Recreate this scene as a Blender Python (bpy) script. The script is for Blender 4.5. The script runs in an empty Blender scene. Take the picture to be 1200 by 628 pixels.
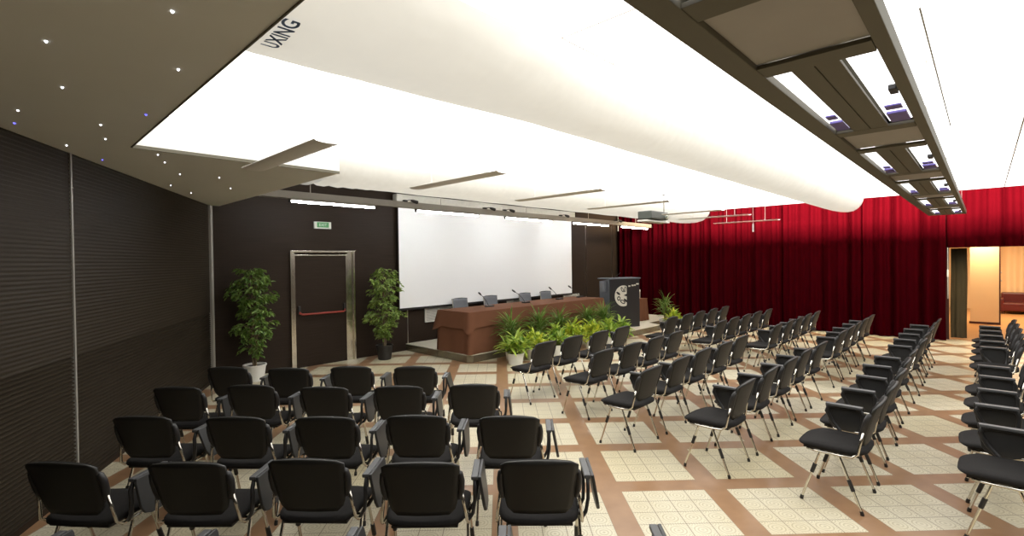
import bpy, bmesh, math, random
from mathutils import Vector, Matrix
random.seed(7)
R = math.radians
C = bpy.context.scene.collection
SC = bpy.context.scene

# ------------------------------------------------------------------ frames
# stage frame: s runs along the stage wall, t runs out from it into the room
CS = 9.0835
C45 = math.sqrt(0.5)
def W(s, t, z=0.0):
    k = CS - t
    return Vector((C45 * s - C45 * k, C45 * s + C45 * k, z))
STAGE = Matrix.Translation(W(0, 0, 0)) @ Matrix.Rotation(R(45), 4, 'Z')   # local x = s, local y = -t
def SL(s, t, z=0.0):
    return Vector((s, -t, z))

# ------------------------------------------------------------------ mesh helpers
class MB:
    def __init__(self):
        self.b = bmesh.new()
    def face(self, vs, mi=0):
        try:
            f = self.b.faces.new(vs); f.material_index = mi; return f
        except ValueError:
            return None
    def box(self, x0, x1, y0, y1, z0, z1, bev=0.0, M=None, mi=0):
        x0, x1 = min(x0, x1), max(x0, x1); y0, y1 = min(y0, y1), max(y0, y1); z0, z1 = min(z0, z1), max(z0, z1)
        v = [self.b.verts.new((x, y, z)) for z in (z0, z1) for y in (y0, y1) for x in (x0, x1)]
        fs = [self.face([v[i] for i in q], mi) for q in ((0, 2, 3, 1), (4, 5, 7, 6), (0, 1, 5, 4), (2, 6, 7, 3), (0, 4, 6, 2), (1, 3, 7, 5))]
        if bev > 0:
            ed = list({e for f in fs for e in f.edges})
            r = bmesh.ops.bevel(self.b, geom=ed, offset=bev, segments=2, profile=0.6, affect='EDGES')
            vv = list({x for f in r['faces'] for x in f.verts} | {x for x in v if x.is_valid})
        else:
            vv = v
        if M is not None:
            for x in vv: x.co = M @ x.co
        return self
    def prism(self, poly, z0, z1, M=None, mi=0):
        a = [self.b.verts.new((p[0], p[1], z0)) for p in poly]; b = [self.b.verts.new((p[0], p[1], z1)) for p in poly]
        n = len(poly); self.face(a[::-1], mi); self.face(b, mi)
        for i in range(n): self.face([a[i], a[(i + 1) % n], b[(i + 1) % n], b[i]], mi)
        if M is not None:
            for x in a + b: x.co = M @ x.co
        return self
    def tube(self, pts, r, n=8, caps=True, flat=None, mi=0):
        pts = [Vector(p) for p in pts]
        rs = r if isinstance(r, (list, tuple)) else [r] * len(pts)
        rings = []; up = None
        for i, p in enumerate(pts):
            d = (pts[min(i + 1, len(pts) - 1)] - pts[max(i - 1, 0)])
            d = d.normalized() if d.length > 1e-9 else Vector((0, 0, 1))
            if up is None:
                up = Vector((1, 0, 0)) if abs(d.x) < 0.8 else Vector((0, 1, 0))
            up = (up - d * up.dot(d)).normalized(); sd = d.cross(up)
            fx, fy = flat if flat else (1, 1)
            rings.append([self.b.verts.new(p + (up * math.cos(2 * math.pi * k / n) * fx + sd * math.sin(2 * math.pi * k / n) * fy) * rs[i]) for k in range(n)])
        for a, b in zip(rings, rings[1:]):
            for k in range(n): self.face([a[k], a[(k + 1) % n], b[(k + 1) % n], b[k]], mi)
        if caps:
            self.face(rings[0][::-1], mi); self.face(rings[-1], mi)
        return self
    def lathe(self, prof, n=24, c=(0, 0, 0), mi=0):
        rings = []
        for (r, z) in prof:
            rings.append([self.b.verts.new((c[0] + r * math.cos(2 * math.pi * k / n), c[1] + r * math.sin(2 * math.pi * k / n), c[2] + z)) for k in range(n)])
        for a, b in zip(rings, rings[1:]):
            for k in range(n): self.face([a[k], a[(k + 1) % n], b[(k + 1) % n], b[k]], mi)
        self.face(rings[0][::-1], mi); self.face(rings[-1], mi)
        return self
    def grid(self, fn, nu, nv, closed_u=False, mi=0):
        vs = [[self.b.verts.new(fn(i / nu, j / nv)) for i in range(nu + (0 if closed_u else 1))] for j in range(nv + 1)]
        for j in range(nv):
            m = nu if closed_u else nu
            for i in range(m):
                i2 = (i + 1) % len(vs[j]) if closed_u else i + 1
                self.face([vs[j][i], vs[j][i2], vs[j + 1][i2], vs[j + 1][i]], mi)
        return vs
    def sweep(self, prof, axis_pts):
        """extrude an open/closed 2D profile given as list of Vector offsets between stations (list of functions)"""
        rows = [[self.b.verts.new(f(p)) for p in prof] for f in axis_pts]
        for a, b in zip(rows, rows[1:]):
            for i in range(len(prof) - 1): self.face([a[i], a[i + 1], b[i + 1], b[i]])
        return self
    def mesh(self, name, m, smooth=False, fix=True):
        if fix: bmesh.ops.recalc_face_normals(self.b, faces=self.b.faces)
        me = bpy.data.meshes.new(name); self.b.to_mesh(me); self.b.free()
        for x in (m if isinstance(m, (list, tuple)) else [m]): me.materials.append(x)
        if smooth:
            for p in me.polygons: p.use_smooth = True
            if smooth != 'all':
                try: me.set_sharp_from_angle(angle=R(38))
                except Exception: pass
        return me

def obj(name, mb, m, parent=None, smooth=False, M=None, fix=True):
    me = mb.mesh(name, m, smooth, fix) if isinstance(mb, MB) else mb
    o = bpy.data.objects.new(name, me); C.objects.link(o)
    if parent: o.parent = parent
    if M is not None: o.matrix_basis = M
    return o
def tag(o, label=None, cat=None, group=None, kind=None):
    if label: o['label'] = label
    if cat: o['category'] = cat
    if group: o['group'] = group
    if kind: o['kind'] = kind
    return o
def thing(name, label, cat, loc=(0, 0, 0), rz=0.0, group=None):
    o = bpy.data.objects.new(name, None); C.objects.link(o); o.empty_display_size = 0.1
    o.location = loc; o.rotation_euler = (0, 0, rz)
    return tag(o, label, cat, group)
def struct(name, mb, m, parent=None, smooth=False, M=None):
    o = obj(name, mb, m, parent, smooth, M)
    if not parent: o['kind'] = 'structure'
    return o
def children(o): return [c for c in bpy.data.objects if c.parent == o]
def proto_tree(o):
    return (o, [proto_tree(c) for c in children(o)])
def copy_tree(t, parent=None):
    o, ch = t
    c = o.copy(); C.objects.link(c)
    if parent is not None:
        c.parent = parent; c.matrix_parent_inverse = o.matrix_parent_inverse.copy()
    for x in ch: copy_tree(x, c)
    return c

# ------------------------------------------------------------------ materials
def node_mat(name):
    m = bpy.data.materials.new(name); m.use_nodes = True
    nt = m.node_tree; nt.nodes.clear()
    out = nt.nodes.new('ShaderNodeOutputMaterial')
    return m, nt, out
def mat(name, col, rough=0.5, metal=0.0, var=0.12, scale=18.0, bump=0.0, bscale=120.0, spec=0.5, sheen=0.0, coord='Object'):
    m, nt, out = node_mat(name)
    p = nt.nodes.new('ShaderNodeBsdfPrincipled')
    tc = nt.nodes.new('ShaderNodeTexCoord'); nz = nt.nodes.new('ShaderNodeTexNoise'); nz.inputs['Scale'].default_value = scale
    nz.inputs['Detail'].default_value = 3
    nt.links.new(tc.outputs[coord], nz.inputs['Vector'])
    mx = nt.nodes.new('ShaderNodeMix'); mx.data_type = 'RGBA'
    mx.inputs[6].default_value = (*[c * (1 - var) for c in col], 1); mx.inputs[7].default_value = (*[min(1, c * (1 + var)) for c in col], 1)
    nt.links.new(nz.outputs['Fac'], mx.inputs[0]); nt.links.new(mx.outputs[2], p.inputs['Base Color'])
    p.inputs['Roughness'].default_value = rough; p.inputs['Metallic'].default_value = metal
    p.inputs['Specular IOR Level'].default_value = spec
    if sheen: p.inputs['Sheen Weight'].default_value = sheen
    if bump:
        nb = nt.nodes.new('ShaderNodeTexNoise'); nb.inputs['Scale'].default_value = bscale
        nt.links.new(tc.outputs[coord], nb.inputs['Vector'])
        bp = nt.nodes.new('ShaderNodeBump'); bp.inputs['Strength'].default_value = bump; bp.inputs['Distance'].default_value = 0.004
        nt.links.new(nb.outputs['Fac'], bp.inputs['Height']); nt.links.new(bp.outputs['Normal'], p.inputs['Normal'])
    nt.links.new(p.outputs[0], out.inputs[0])
    return m
def emit(name, col, strength):
    m, nt, out = node_mat(name)
    e = nt.nodes.new('ShaderNodeEmission'); e.inputs[0].default_value = (*col, 1); e.inputs[1].default_value = strength
    nt.links.new(e.outputs[0], out.inputs[0]); return m

class NB:                                              # tiny math-node builder
    def __init__(self, nt): self.nt = nt
    def m(self, op, a, b=None, clamp=False):
        n = self.nt.nodes.new('ShaderNodeMath'); n.operation = op; n.use_clamp = clamp
        for i, x in enumerate((a, b)):
            if x is None: continue
            if isinstance(x, (int, float)): n.inputs[i].default_value = x
            else: self.nt.links.new(x, n.inputs[i])
        return n.outputs[0]
    def mixc(self, f, a, b):
        n = self.nt.nodes.new('ShaderNodeMix'); n.data_type = 'RGBA'
        if isinstance(f, (int, float)): n.inputs[0].default_value = f
        else: self.nt.links.new(f, n.inputs[0])
        for i, x in ((6, a), (7, b)):
            if isinstance(x, tuple): n.inputs[i].default_value = (*x, 1)
            else: self.nt.links.new(x, n.inputs[i])
        return n.outputs[2]

# membrane radiance and exposure of the whole scene
LUM = 2.9

def floor_mat():
    m, nt, out = node_mat('tile_floor'); nb = NB(nt)
    p = nt.nodes.new('ShaderNodeBsdfPrincipled')
    tc = nt.nodes.new('ShaderNodeTexCoord'); sx = nt.nodes.new('ShaderNodeSeparateXYZ')
    nt.links.new(tc.outputs['Object'], sx.inputs[0])
    P = 0.86906; A = 0.7885; U0 = 0.97128; V0 = 4.89193
    u = nb.m('DIVIDE', nb.m('SUBTRACT', sx.outputs[0], U0), P); v = nb.m('DIVIDE', nb.m('SUBTRACT', V0, sx.outputs[1]), P)
    fu = nb.m('FRACT', nb.m('ADD', u, 40.0)); fv = nb.m('FRACT', nb.m('ADD', v, 40.0))
    inp = nb.m('MULTIPLY', nb.m('LESS_THAN', fu, A), nb.m('LESS_THAN', fv, A))
    tu = nb.m('FRACT', nb.m('MULTIPLY', fu, 4 / A)); tv = nb.m('FRACT', nb.m('MULTIPLY', fv, 4 / A))
    du = nb.m('ABSOLUTE', nb.m('SUBTRACT', tu, 0.5)); dv = nb.m('ABSOLUTE', nb.m('SUBTRACT', tv, 0.5))
    edge = nb.m('MAXIMUM', du, dv)
    grout = nb.m('GREATER_THAN', edge, 0.484)
    rad = nb.m('SQRT', nb.m('ADD', nb.m('MULTIPLY', du, du), nb.m('MULTIPLY', dv, dv)))
    cu = nb.m('SUBTRACT', 0.5, du); cv = nb.m('SUBTRACT', 0.5, dv)
    crad = nb.m('SQRT', nb.m('ADD', nb.m('MULTIPLY', cu, cu), nb.m('MULTIPLY', cv, cv)))
    r1 = nb.m('GREATER_THAN', nb.m('SINE', nb.m('MULTIPLY', rad, 44.0)), 0.35)
    r2 = nb.m('GREATER_THAN', nb.m('SINE', nb.m('MULTIPLY', crad, 60.0)), 0.45)
    inner = nb.m('LESS_THAN', rad, 0.40)
    ring = nb.m('ADD', nb.m('MULTIPLY', r1, inner), nb.m('MULTIPLY', r2, nb.m('SUBTRACT', 1.0, inner)))
    nz = nt.nodes.new('ShaderNodeTexNoise'); nz.inputs['Scale'].default_value = 26; nz.inputs['Detail'].default_value = 4
    nt.links.new(tc.outputs['Object'], nz.inputs['Vector'])
    ring = nb.m('MULTIPLY', ring, nb.m('MULTIPLY', nz.outputs['Fac'], 1.1, True))
    nl = nt.nodes.new('ShaderNodeTexNoise'); nl.inputs['Scale'].default_value = 1.6; nl.inputs['Detail'].default_value = 2
    nt.links.new(tc.outputs['Object'], nl.inputs['Vector'])
    base = nb.mixc(nb.m('MULTIPLY', nb.m('SUBTRACT', nl.outputs['Fac'], 0.35), 2.2, True), (0.63, 0.565, 0.405), (0.71, 0.665, 0.53))
    wn = nt.nodes.new('ShaderNodeTexWhiteNoise'); wn.noise_dimensions = '2D'; cb = nt.nodes.new('ShaderNodeCombineXYZ')
    nt.links.new(nb.m('FLOOR', u), cb.inputs[0]); nt.links.new(nb.m('FLOOR', v), cb.inputs[1]); nt.links.new(cb.outputs[0], wn.inputs['Vector'])
    base = nb.mixc(nb.m('MULTIPLY', nb.m('POWER', wn.outputs['Value'], 4.0), 0.55), base, (0.62, 0.53, 0.30))
    tile = nb.mixc(nb.m('MULTIPLY', ring, 0.85), base, (0.36, 0.30, 0.17))
    tile = nb.mixc(grout, tile, (0.25, 0.20, 0.13))
    nb2 = nt.nodes.new('ShaderNodeTexNoise'); nb2.inputs['Scale'].default_value = 7; nb2.inputs['Detail'].default_value = 6
    nt.links.new(tc.outputs['Object'], nb2.inputs['Vector'])
    brown = nb.mixc(nb2.outputs['Fac'], (0.26, 0.140, 0.070), (0.40, 0.235, 0.124))
    col = nb.mixc(inp, brown, tile)
    nt.links.new(col, p.inputs['Base Color'])
    rough = nb.m('ADD', 0.30, nb.m('MULTIPLY', inp, 0.12)); nt.links.new(rough, p.inputs['Roughness'])
    p.inputs['Specular IOR Level'].default_value = 0.45
    h = nb.m('SUBTRACT', nb.m('MULTIPLY', ring, 0.5), nb.m('MULTIPLY', grout, 1.0)); h = nb.m('MULTIPLY', h, inp)
    bp = nt.nodes.new('ShaderNodeBump'); bp.inputs['Strength'].default_value = 0.25; bp.inputs['Distance'].default_value = 0.003
    nt.links.new(h, bp.inputs['Height']); nt.links.new(bp.outputs['Normal'], p.inputs['Normal'])
    nt.links.new(p.outputs[0], out.inputs[0]); return m

def wood_mat(name, c1, c2, rough=0.4, stretch=(0.6, 0.6, 26.0)):
    m, nt, out = node_mat(name); nb = NB(nt)
    p = nt.nodes.new('ShaderNodeBsdfPrincipled'); tc = nt.nodes.new('ShaderNodeTexCoord')
    mp = nt.nodes.new('ShaderNodeMapping'); mp.inputs['Scale'].default_value = stretch
    nt.links.new(tc.outputs['Object'], mp.inputs[0])
    nz = nt.nodes.new('ShaderNodeTexNoise'); nz.inputs['Scale'].default_value = 3.0; nz.inputs['Detail'].default_value = 6
    nt.links.new(mp.outputs[0], nz.inputs['Vector'])
    nt.links.new(nb.mixc(nz.outputs['Fac'], c1, c2), p.inputs['Base Color'])
    p.inputs['Roughness'].default_value = rough; p.inputs['Specular IOR Level'].default_value = 0.10
    nt.links.new(p.outputs[0], out.inputs[0]); return m

def fabric_trans(name, col, trans):
    m, nt, out = node_mat(name); nb = NB(nt)
    tc = nt.nodes.new('ShaderNodeTexCoord'); nz = nt.nodes.new('ShaderNodeTexNoise'); nz.inputs['Scale'].default_value = 4.0
    nt.links.new(tc.outputs['Object'], nz.inputs['Vector'])
    c = nb.mixc(nz.outputs['Fac'], tuple(x * 0.95 for x in col), col)
    d = nt.nodes.new('ShaderNodeBsdfDiffuse'); t = nt.nodes.new('ShaderNodeBsdfTranslucent'); mx = nt.nodes.new('ShaderNodeMixShader')
    nt.links.new(c, d.inputs[0]); nt.links.new(c, t.inputs[0]); mx.inputs[0].default_value = trans
    bp = nt.nodes.new('ShaderNodeBump'); bp.inputs['Strength'].default_value = 0.5; bp.inputs['Distance'].default_value = 0.03
    nt.links.new(nz.outputs['Fac'], bp.inputs['Height']); nt.links.new(bp.outputs['Normal'], d.inputs['Normal'])
    nt.links.new(d.outputs[0], mx.inputs[1]); nt.links.new(t.outputs[0], mx.inputs[2]); nt.links.new(mx.outputs[0], out.inputs[0]); return m

def leaf_mat(name, c1, c2, scale=9.0, trans=0.25):
    m, nt, out = node_mat(name); nb = NB(nt)
    tc = nt.nodes.new('ShaderNodeTexCoord'); nz = nt.nodes.new('ShaderNodeTexNoise'); nz.inputs['Scale'].default_value = scale
    nz.inputs['Detail'].default_value = 2
    nt.links.new(tc.outputs['Object'], nz.inputs['Vector'])
    f = nb.m('MULTIPLY', nb.m('SUBTRACT', nz.outputs['Fac'], 0.32), 2.6, True)
    c = nb.mixc(f, c1, c2)
    p = nt.nodes.new('ShaderNodeBsdfPrincipled'); nt.links.new(c, p.inputs['Base Color']); p.inputs['Roughness'].default_value = 0.4
    t = nt.nodes.new('ShaderNodeBsdfTranslucent'); nt.links.new(c, t.inputs[0])
    mx = nt.nodes.new('ShaderNodeMixShader'); mx.inputs[0].default_value = trans
    nt.links.new(p.outputs[0], mx.inputs[1]); nt.links.new(t.outputs[0], mx.inputs[2]); nt.links.new(mx.outputs[0], out.inputs[0]); return m

M = {}
M['floor'] = floor_mat()
M['wood'] = wood_mat('wenge_panel', (0.020, 0.0135, 0.0095), (0.042, 0.029, 0.021), 0.5)
M['ribwood'] = wood_mat('wenge_ribbed', (0.026, 0.020, 0.0135), (0.050, 0.039, 0.027), 0.5)
M['chrome'] = mat('chrome', (0.72, 0.69, 0.62), 0.16, 1.0, 0.03)
M['steel'] = mat('brushed_steel', (0.55, 0.52, 0.46), 0.32, 1.0, 0.08, 40)
M['jamb'] = mat('satin_metal', (0.72, 0.68, 0.58), 0.2, 1.0, 0.06)
M['soffit'] = mat('taupe_paint', (0.73, 0.725, 0.66), 0.75, 0, 0.03, 3)
M['white'] = mat('white_paint', (0.82, 0.80, 0.75), 0.55, 0, 0.03, 4)
M['slab'] = mat('plenum_grey', (0.30, 0.29, 0.27), 0.9, 0, 0.05, 3)
M['membrane'] = emit('luminous_membrane', (1.0, 0.985, 0.95), LUM * 1.22)
M['membrane_side'] = emit('luminous_membrane_side', (1.0, 0.985, 0.95), LUM * 0.84)
M['duct'] = fabric_trans('duct_fabric', (0.84, 0.825, 0.77), 0.20)
M['ink'] = mat('blue_print', (0.08, 0.12, 0.22), 0.7, 0, 0.1)
M['raft'] = mat('raft_metal', (0.135, 0.125, 0.092), 0.6, 0.0, 0.05, 6, 0, 120, 0.2)
M['raftpanel'] = mat('raft_panel', (0.36, 0.335, 0.295), 0.5, 0.2, 0.14, 3)
M['tray'] = emit('lit_tray', (1.0, 0.98, 0.97), 2.6)
M['ballast'] = mat('violet_reflector', (0.16, 0.13, 0.42), 0.3, 0.3, 0.3, 30)
M['tubelamp'] = emit('lit_tube', (0.95, 0.98, 1.0), 96.0)
M['trunk'] = mat('trunking_grey', (0.30, 0.28, 0.25), 0.45, 0.3, 0.05)
M['black'] = mat('black_plastic', (0.018, 0.017, 0.017), 0.42, 0, 0.15)
M['shell'] = mat('chair_shell', (0.016, 0.015, 0.0125), 0.5, 0, 0.1, 30, 0.1, 300)
M['fabric'] = mat('black_upholstery', (0.0155, 0.014, 0.0132), 0.85, 0, 0.25, 60, 0.25, 400, 0.2)
M['tablet'] = mat('tablet_grey', (0.034, 0.034, 0.034), 0.42, 0, 0.1)
M['armpad'] = mat('arm_pad_grey', (0.075, 0.076, 0.078), 0.4, 0, 0.1)
M['screen'] = mat('screen_vinyl', (0.93, 0.93, 0.925), 0.8, 0, 0.01, 2)
M['curtain'] = mat('red_velvet', (0.026, 0.0006, 0.0020), 1.0, 0, 0.16, 2.5, 0.15, 200, 0.0)
M['olive'] = mat('olive_drape', (0.050, 0.036, 0.013), 0.85, 0, 0.2, 3)
M['cloth'] = mat('brown_cloth', (0.155, 0.066, 0.035), 0.85, 0, 0.1, 5, 0.1, 300, 0.2)
M['pot'] = mat('white_pot', (0.80, 0.79, 0.74), 0.35, 0, 0.04)
M['blackpot'] = mat('dark_pot', (0.02, 0.018, 0.016), 0.45)
M['soil'] = mat('soil', (0.035, 0.022, 0.014), 0.95, 0, 0.3, 60)
M['bark'] = mat('bark', (0.20, 0.15, 0.09), 0.8, 0, 0.25, 40)
M['ficus'] = leaf_mat('ficus_leaf', (0.045, 0.12, 0.015), (0.31, 0.45, 0.10), 16)
M['ficus2'] = leaf_mat('ficus_leaf_light', (0.07, 0.15, 0.015), (0.40, 0.52, 0.12), 16)
M['dracaena'] = leaf_mat('dracaena_leaf', (0.06, 0.15, 0.018), (0.27, 0.38, 0.08), 7)
M['croton'] = leaf_mat('croton_leaf', (0.13, 0.30, 0.02), (0.82, 0.82, 0.10), 9)
M['croton2'] = leaf_mat('croton_leaf_green', (0.09, 0.24, 0.02), (0.62, 0.72, 0.12), 10)
M['lectern'] = mat('lectern_laminate', (0.016, 0.016, 0.018), 0.38, 0, 0.1, 4)
M['lectern_side'] = mat('lectern_blue_grey', (0.12, 0.135, 0.16), 0.4, 0.2, 0.08, 4)
M['silver'] = mat('emblem_silver', (0.62, 0.60, 0.52), 0.4, 0.1, 0.1, 14)
M['red'] = mat('red_bar', (0.30, 0.045, 0.028), 0.4)
M['green'] = mat('exit_green', (0.10, 0.34, 0.13), 0.5)
M['signwhite'] = mat('sign_white', (0.80, 0.82, 0.74), 0.5)
M['mesh_grey'] = mat('grey_mesh', (0.14, 0.15, 0.165), 0.6, 0, 0.15, 60)
M['vent'] = mat('vent_white', (0.66, 0.64, 0.57), 0.5)
M['ventslat'] = mat('vent_grey', (0.36, 0.35, 0.32), 0.6)
M['fascia'] = mat('dais_fascia', (0.24, 0.21, 0.15), 0.25, 0.7, 0.18, 5)
M['daistop'] = mat('dais_carpet', (0.66, 0.61, 0.50), 0.6, 0, 0.06, 8)
M['proj'] = mat('projector_grey', (0.055, 0.062, 0.052), 0.45)
M['lens'] = mat('lens_glass', (0.55, 0.58, 0.5), 0.1, 0.6)
M['cream'] = mat('cream_wall', (0.76, 0.60, 0.40), 0.6, 0, 0.03, 2)
M['darkwood'] = mat('dark_wood_trim', (0.055, 0.016, 0.010), 0.4, 0, 0.2, 20)
M['sofa'] = mat('wine_leather', (0.075, 0.005, 0.007), 0.4, 0, 0.15, 10)
M['parquet'] = wood_mat('parquet', (0.32, 0.165, 0.065), (0.56, 0.33, 0.15), 0.35, (14.0, 0.8, 1.0))
M['striped'] = mat('pale_drape', (0.72, 0.55, 0.36), 0.8, 0, 0.05, 3)
M['box'] = mat('paper_box', (0.62, 0.50, 0.42), 0.7, 0, 0.2, 30)
M['star'] = emit('star_led', (0.92, 0.94, 1.0), 6.0)
M['starblue'] = emit('star_led_blue', (0.12, 0.12, 1.0), 3.0)
M['seamlight'] = mat('seam_strip', (0.42, 0.40, 0.36), 0.4, 0.3, 0.05)
M['seam'] = mat('membrane_seam', (0.42, 0.41, 0.38), 0.6)
M['trimcream'] = mat('cream_trim', (0.70, 0.60, 0.50), 0.5)
M['warmlamp'] = emit('warm_lamp', (1.0, 0.72, 0.38), 12.0)

# ------------------------------------------------------------------ setting
ZM = 3.17       # luminous membrane height
ZS = 2.87       # star soffit height
ZT = 3.95       # slab
S_CURT = 14.68
S_MEM = 13.05
def left_s(t): return 2.45 - 0.572 * t

mb = MB(); mb.box(-26, 26, -14, 30, -0.12, 0.0)
struct('floor', mb, M['floor'])
T_R = 13.0
poly = [(left_s(-0.2) - 0.1, -0.2), (15.1, -0.2), (15.1, T_R + 0.1), (left_s(T_R + .1) - 0.1, T_R + 0.1)]
mb = MB(); mb.prism([SL(*p) for p in poly][::-1], ZT, ZT + 0.12)
struct('ceiling', mb, M['slab'], M=STAGE)

# ribbed left wall: local x along the wall from the stage corner, local y into the room
a = W(left_s(0), 0); b_ = W(left_s(10), 10); d = (b_ - a).normalized()
LEFT = Matrix.Translation(a) @ Matrix.Rotation(math.atan2(d.y, d.x), 4, 'Z')      # room lies on local +y side?
room_side = 1.0 if (LEFT.inverted() @ W(8, 5)).y > 0 else -1.0
LL = (W(left_s(T_R), T_R) - a).length
def ribs(x0, x1):
    prof = []; pitch = 0.0335; n = int(ZT / pitch)
    for i in range(n):
        z = i * pitch
        if z < 3.1:
            dp = 0.020 if z < 1.12 else 0.0035
            prof += [(0.0, z), (0.0, z + pitch * 0.30), (-dp, z + pitch * 0.66), (-dp, z + pitch * 0.94)]
        else:
            prof += [(0.0, z)]
    prof.append((0.0, ZT))
    m_ = MB()
    m_.sweep(prof, [lambda p, x=x: Vector((x, room_side * p[0], p[1])) for x in (x0, x1)])
    return m_
xs = [0.0, 3.972, 7.944, LL]
for i in range(3):
    w = ribs(xs[i] + 0.006, xs[i + 1] - 0.006)
    struct('wall_left', w, M['ribwood'], M=LEFT)
mb = MB(); mb.box(-0.1, LL + .2, -room_side * 0.021, -room_side * 0.14, 0, ZT); struct('wall_left', mb, M['black'], M=LEFT)
for i, x in enumerate((0.045, 3.972, 7.944)):
    mb = MB(); mb.box(x - 0.011, x + 0.011, -room_side * 0.02, room_side * (0.010 if i else .03), 0, ZS + .05); struct('trim_%d' % (i + 1), mb, M['seamlight'], M=LEFT)
mb = MB(); mb.box(0.05, LL, room_side * 0.0005, room_side * 0.012, 0, 0.05, 0.003); struct('baseboard_left', mb, M['wood'], M=LEFT)

mb = MB(); mb.box(2.452, 2.486, -0.03, 0.002, 0, ZS - .001); struct('trim_7', mb, M['seamlight'], M=STAGE)
# stage wall, back walls
mb = MB(); mb.box(left_s(0) - .2, 15.1, 0.0, 0.12, 0, ZT); struct('wall_stage', mb, M['wood'], M=STAGE)
for i, s in enumerate((6.22, 12.9, 14.42)):
    mb = MB(); mb.box(s - 0.011, s + 0.011, -0.008, 0.002, 0, ZT - 0.9); struct('trim_%d' % (i + 4), mb, M['steel'], M=STAGE)
mb = MB(); mb.box(left_s(T_R) - .3, 15.1, -T_R - .12, -T_R, 0, ZT); struct('wall_right', mb, M['wood'], M=STAGE)
D0, D1, DZ = 8.5, 10.4, 2.085      # doorway in the curtain wall
mb = MB()
mb.box(14.98, 15.08, -D0, 0.1, 0, ZT); mb.box(14.98, 15.08, -D1, -D0, DZ, ZT); mb.box(14.98, 15.08, -T_R - .1, -D1, 0, ZT)
struct('wall_curtain', mb, M['darkwood'], M=STAGE)

# star soffit
mb = MB()
lp = [(left_s(0.0), 0.0), (2.6, 0.0), (2.6, 4.06), (0.80, 4.06), (0.80, T_R), (left_s(T_R), T_R)]
mb.prism([SL(*p) for p in lp][::-1], ZS, ZS + 0.02)
sof = struct('soffit', mb, M['soffit'], M=STAGE)
mb = MB(); mb.box(0.80 - .02, 0.80, -T_R, -4.06, ZS + 0.02, ZM); mb.box(0.78, 2.6, -4.06, -4.04, ZS + 0.02, ZM); mb.box(2.58, 2.6, -4.04, 0, ZS + 0.02, ZM)
obj('fascia', mb, M['white'], sof)
mb = MB(); mb.box(.8, .808, -T_R, -4.068, ZS - .006, ZS + .022); mb.box(.8, 2.6, -4.068, -4.06, ZS - .006, ZS + .022)
obj('edge_trim', mb, M['raft'], sof)
STARS = [(0.494, 6.844), (0.18, 6.173), (0.655, 6.203), (0.282, 5.489), (0.131, 4.779), (0.533, 4.716), (0.615, 4.259), (0.431, 3.803), (1.018, 3.877), (1.137, 3.534), (1.397, 2.916), (1.507, 1.995), (1.858, 1.418), (1.759, 2.954), (2.1, 2.2)]
BLUE = [(0.125, 4.384), (0.7, 5.203), (0.712, 3.3)]
for L_, m_, lab, g, r0 in ((STARS, M['star'], 'tiny white star light in the taupe ceiling', 'white star lights in the taupe ceiling', 0.0036), (BLUE, M['starblue'], 'tiny blue star light in the taupe ceiling', 'blue star lights in the taupe ceiling', 0.0042)):
    for (s, t) in L_:
        mb = MB(); mb.lathe([(r0 * 1.5, 0.004), (r0 * 1.5, 0.0), (r0, -0.003), (r0 * 0.4, -0.005)], 10)
        o = obj('star_light', mb, m_, None, True); o.location = W(s, t, ZS - 0.0035); tag(o, lab, 'light', g)

# luminous membranes (they stop short of the curtain; the plenum light behind spills over the edge)
mb = MB(); mb.box(0.80, S_MEM, -8.27, -2.78, ZM, ZM + 0.006); mb.box(2.6, S_MEM, -4.06, -2.78, ZM, ZM + .006)
mb = MB(); mb.prism([SL(*p) for p in [(0.80, 4.06), (2.6, 4.06), (2.6, 2.78), (S_MEM, 2.78), (S_MEM, 8.27), (0.80, 8.27)]][::-1], ZM, ZM + 0.006)
struct('luminous_ceiling', mb, M['membrane'], M=STAGE)
mb = MB(); mb.box(0.80, S_MEM, -T_R, -8.31, ZM, ZM + 0.006); struct('luminous_ceiling', mb, M['membrane_side'], M=STAGE)
mb = MB(); mb.box(.80, S_MEM, -7.845, -7.815, ZM - .005, ZM); struct('trim_8', mb, M['trimcream'], M=STAGE)
mb = MB(); mb.box(2.25, S_MEM, -7.343, -7.337, ZM - .003, ZM); struct('trim_9', mb, M['trimcream'], M=STAGE)
mb = MB(); mb.box(1.2, S_MEM, -9.356, -9.344, ZM - .004, ZM); struct('trim_10', mb, M['seam'], M=STAGE)
mb = MB(); mb.box(3.3, 6.5, -8.848, -8.84, ZM - .003, ZM); struct('trim_11', mb, M['seam'], M=STAGE)
mb = MB(); mb.box(2.265, 2.271, -8.27, -7.34, ZM - .003, ZM); mb.box(2.79, 2.796, -8.27, -7.34, ZM - .003, ZM); struct('trim_12', mb, M['trimcream'], M=STAGE)

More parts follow.
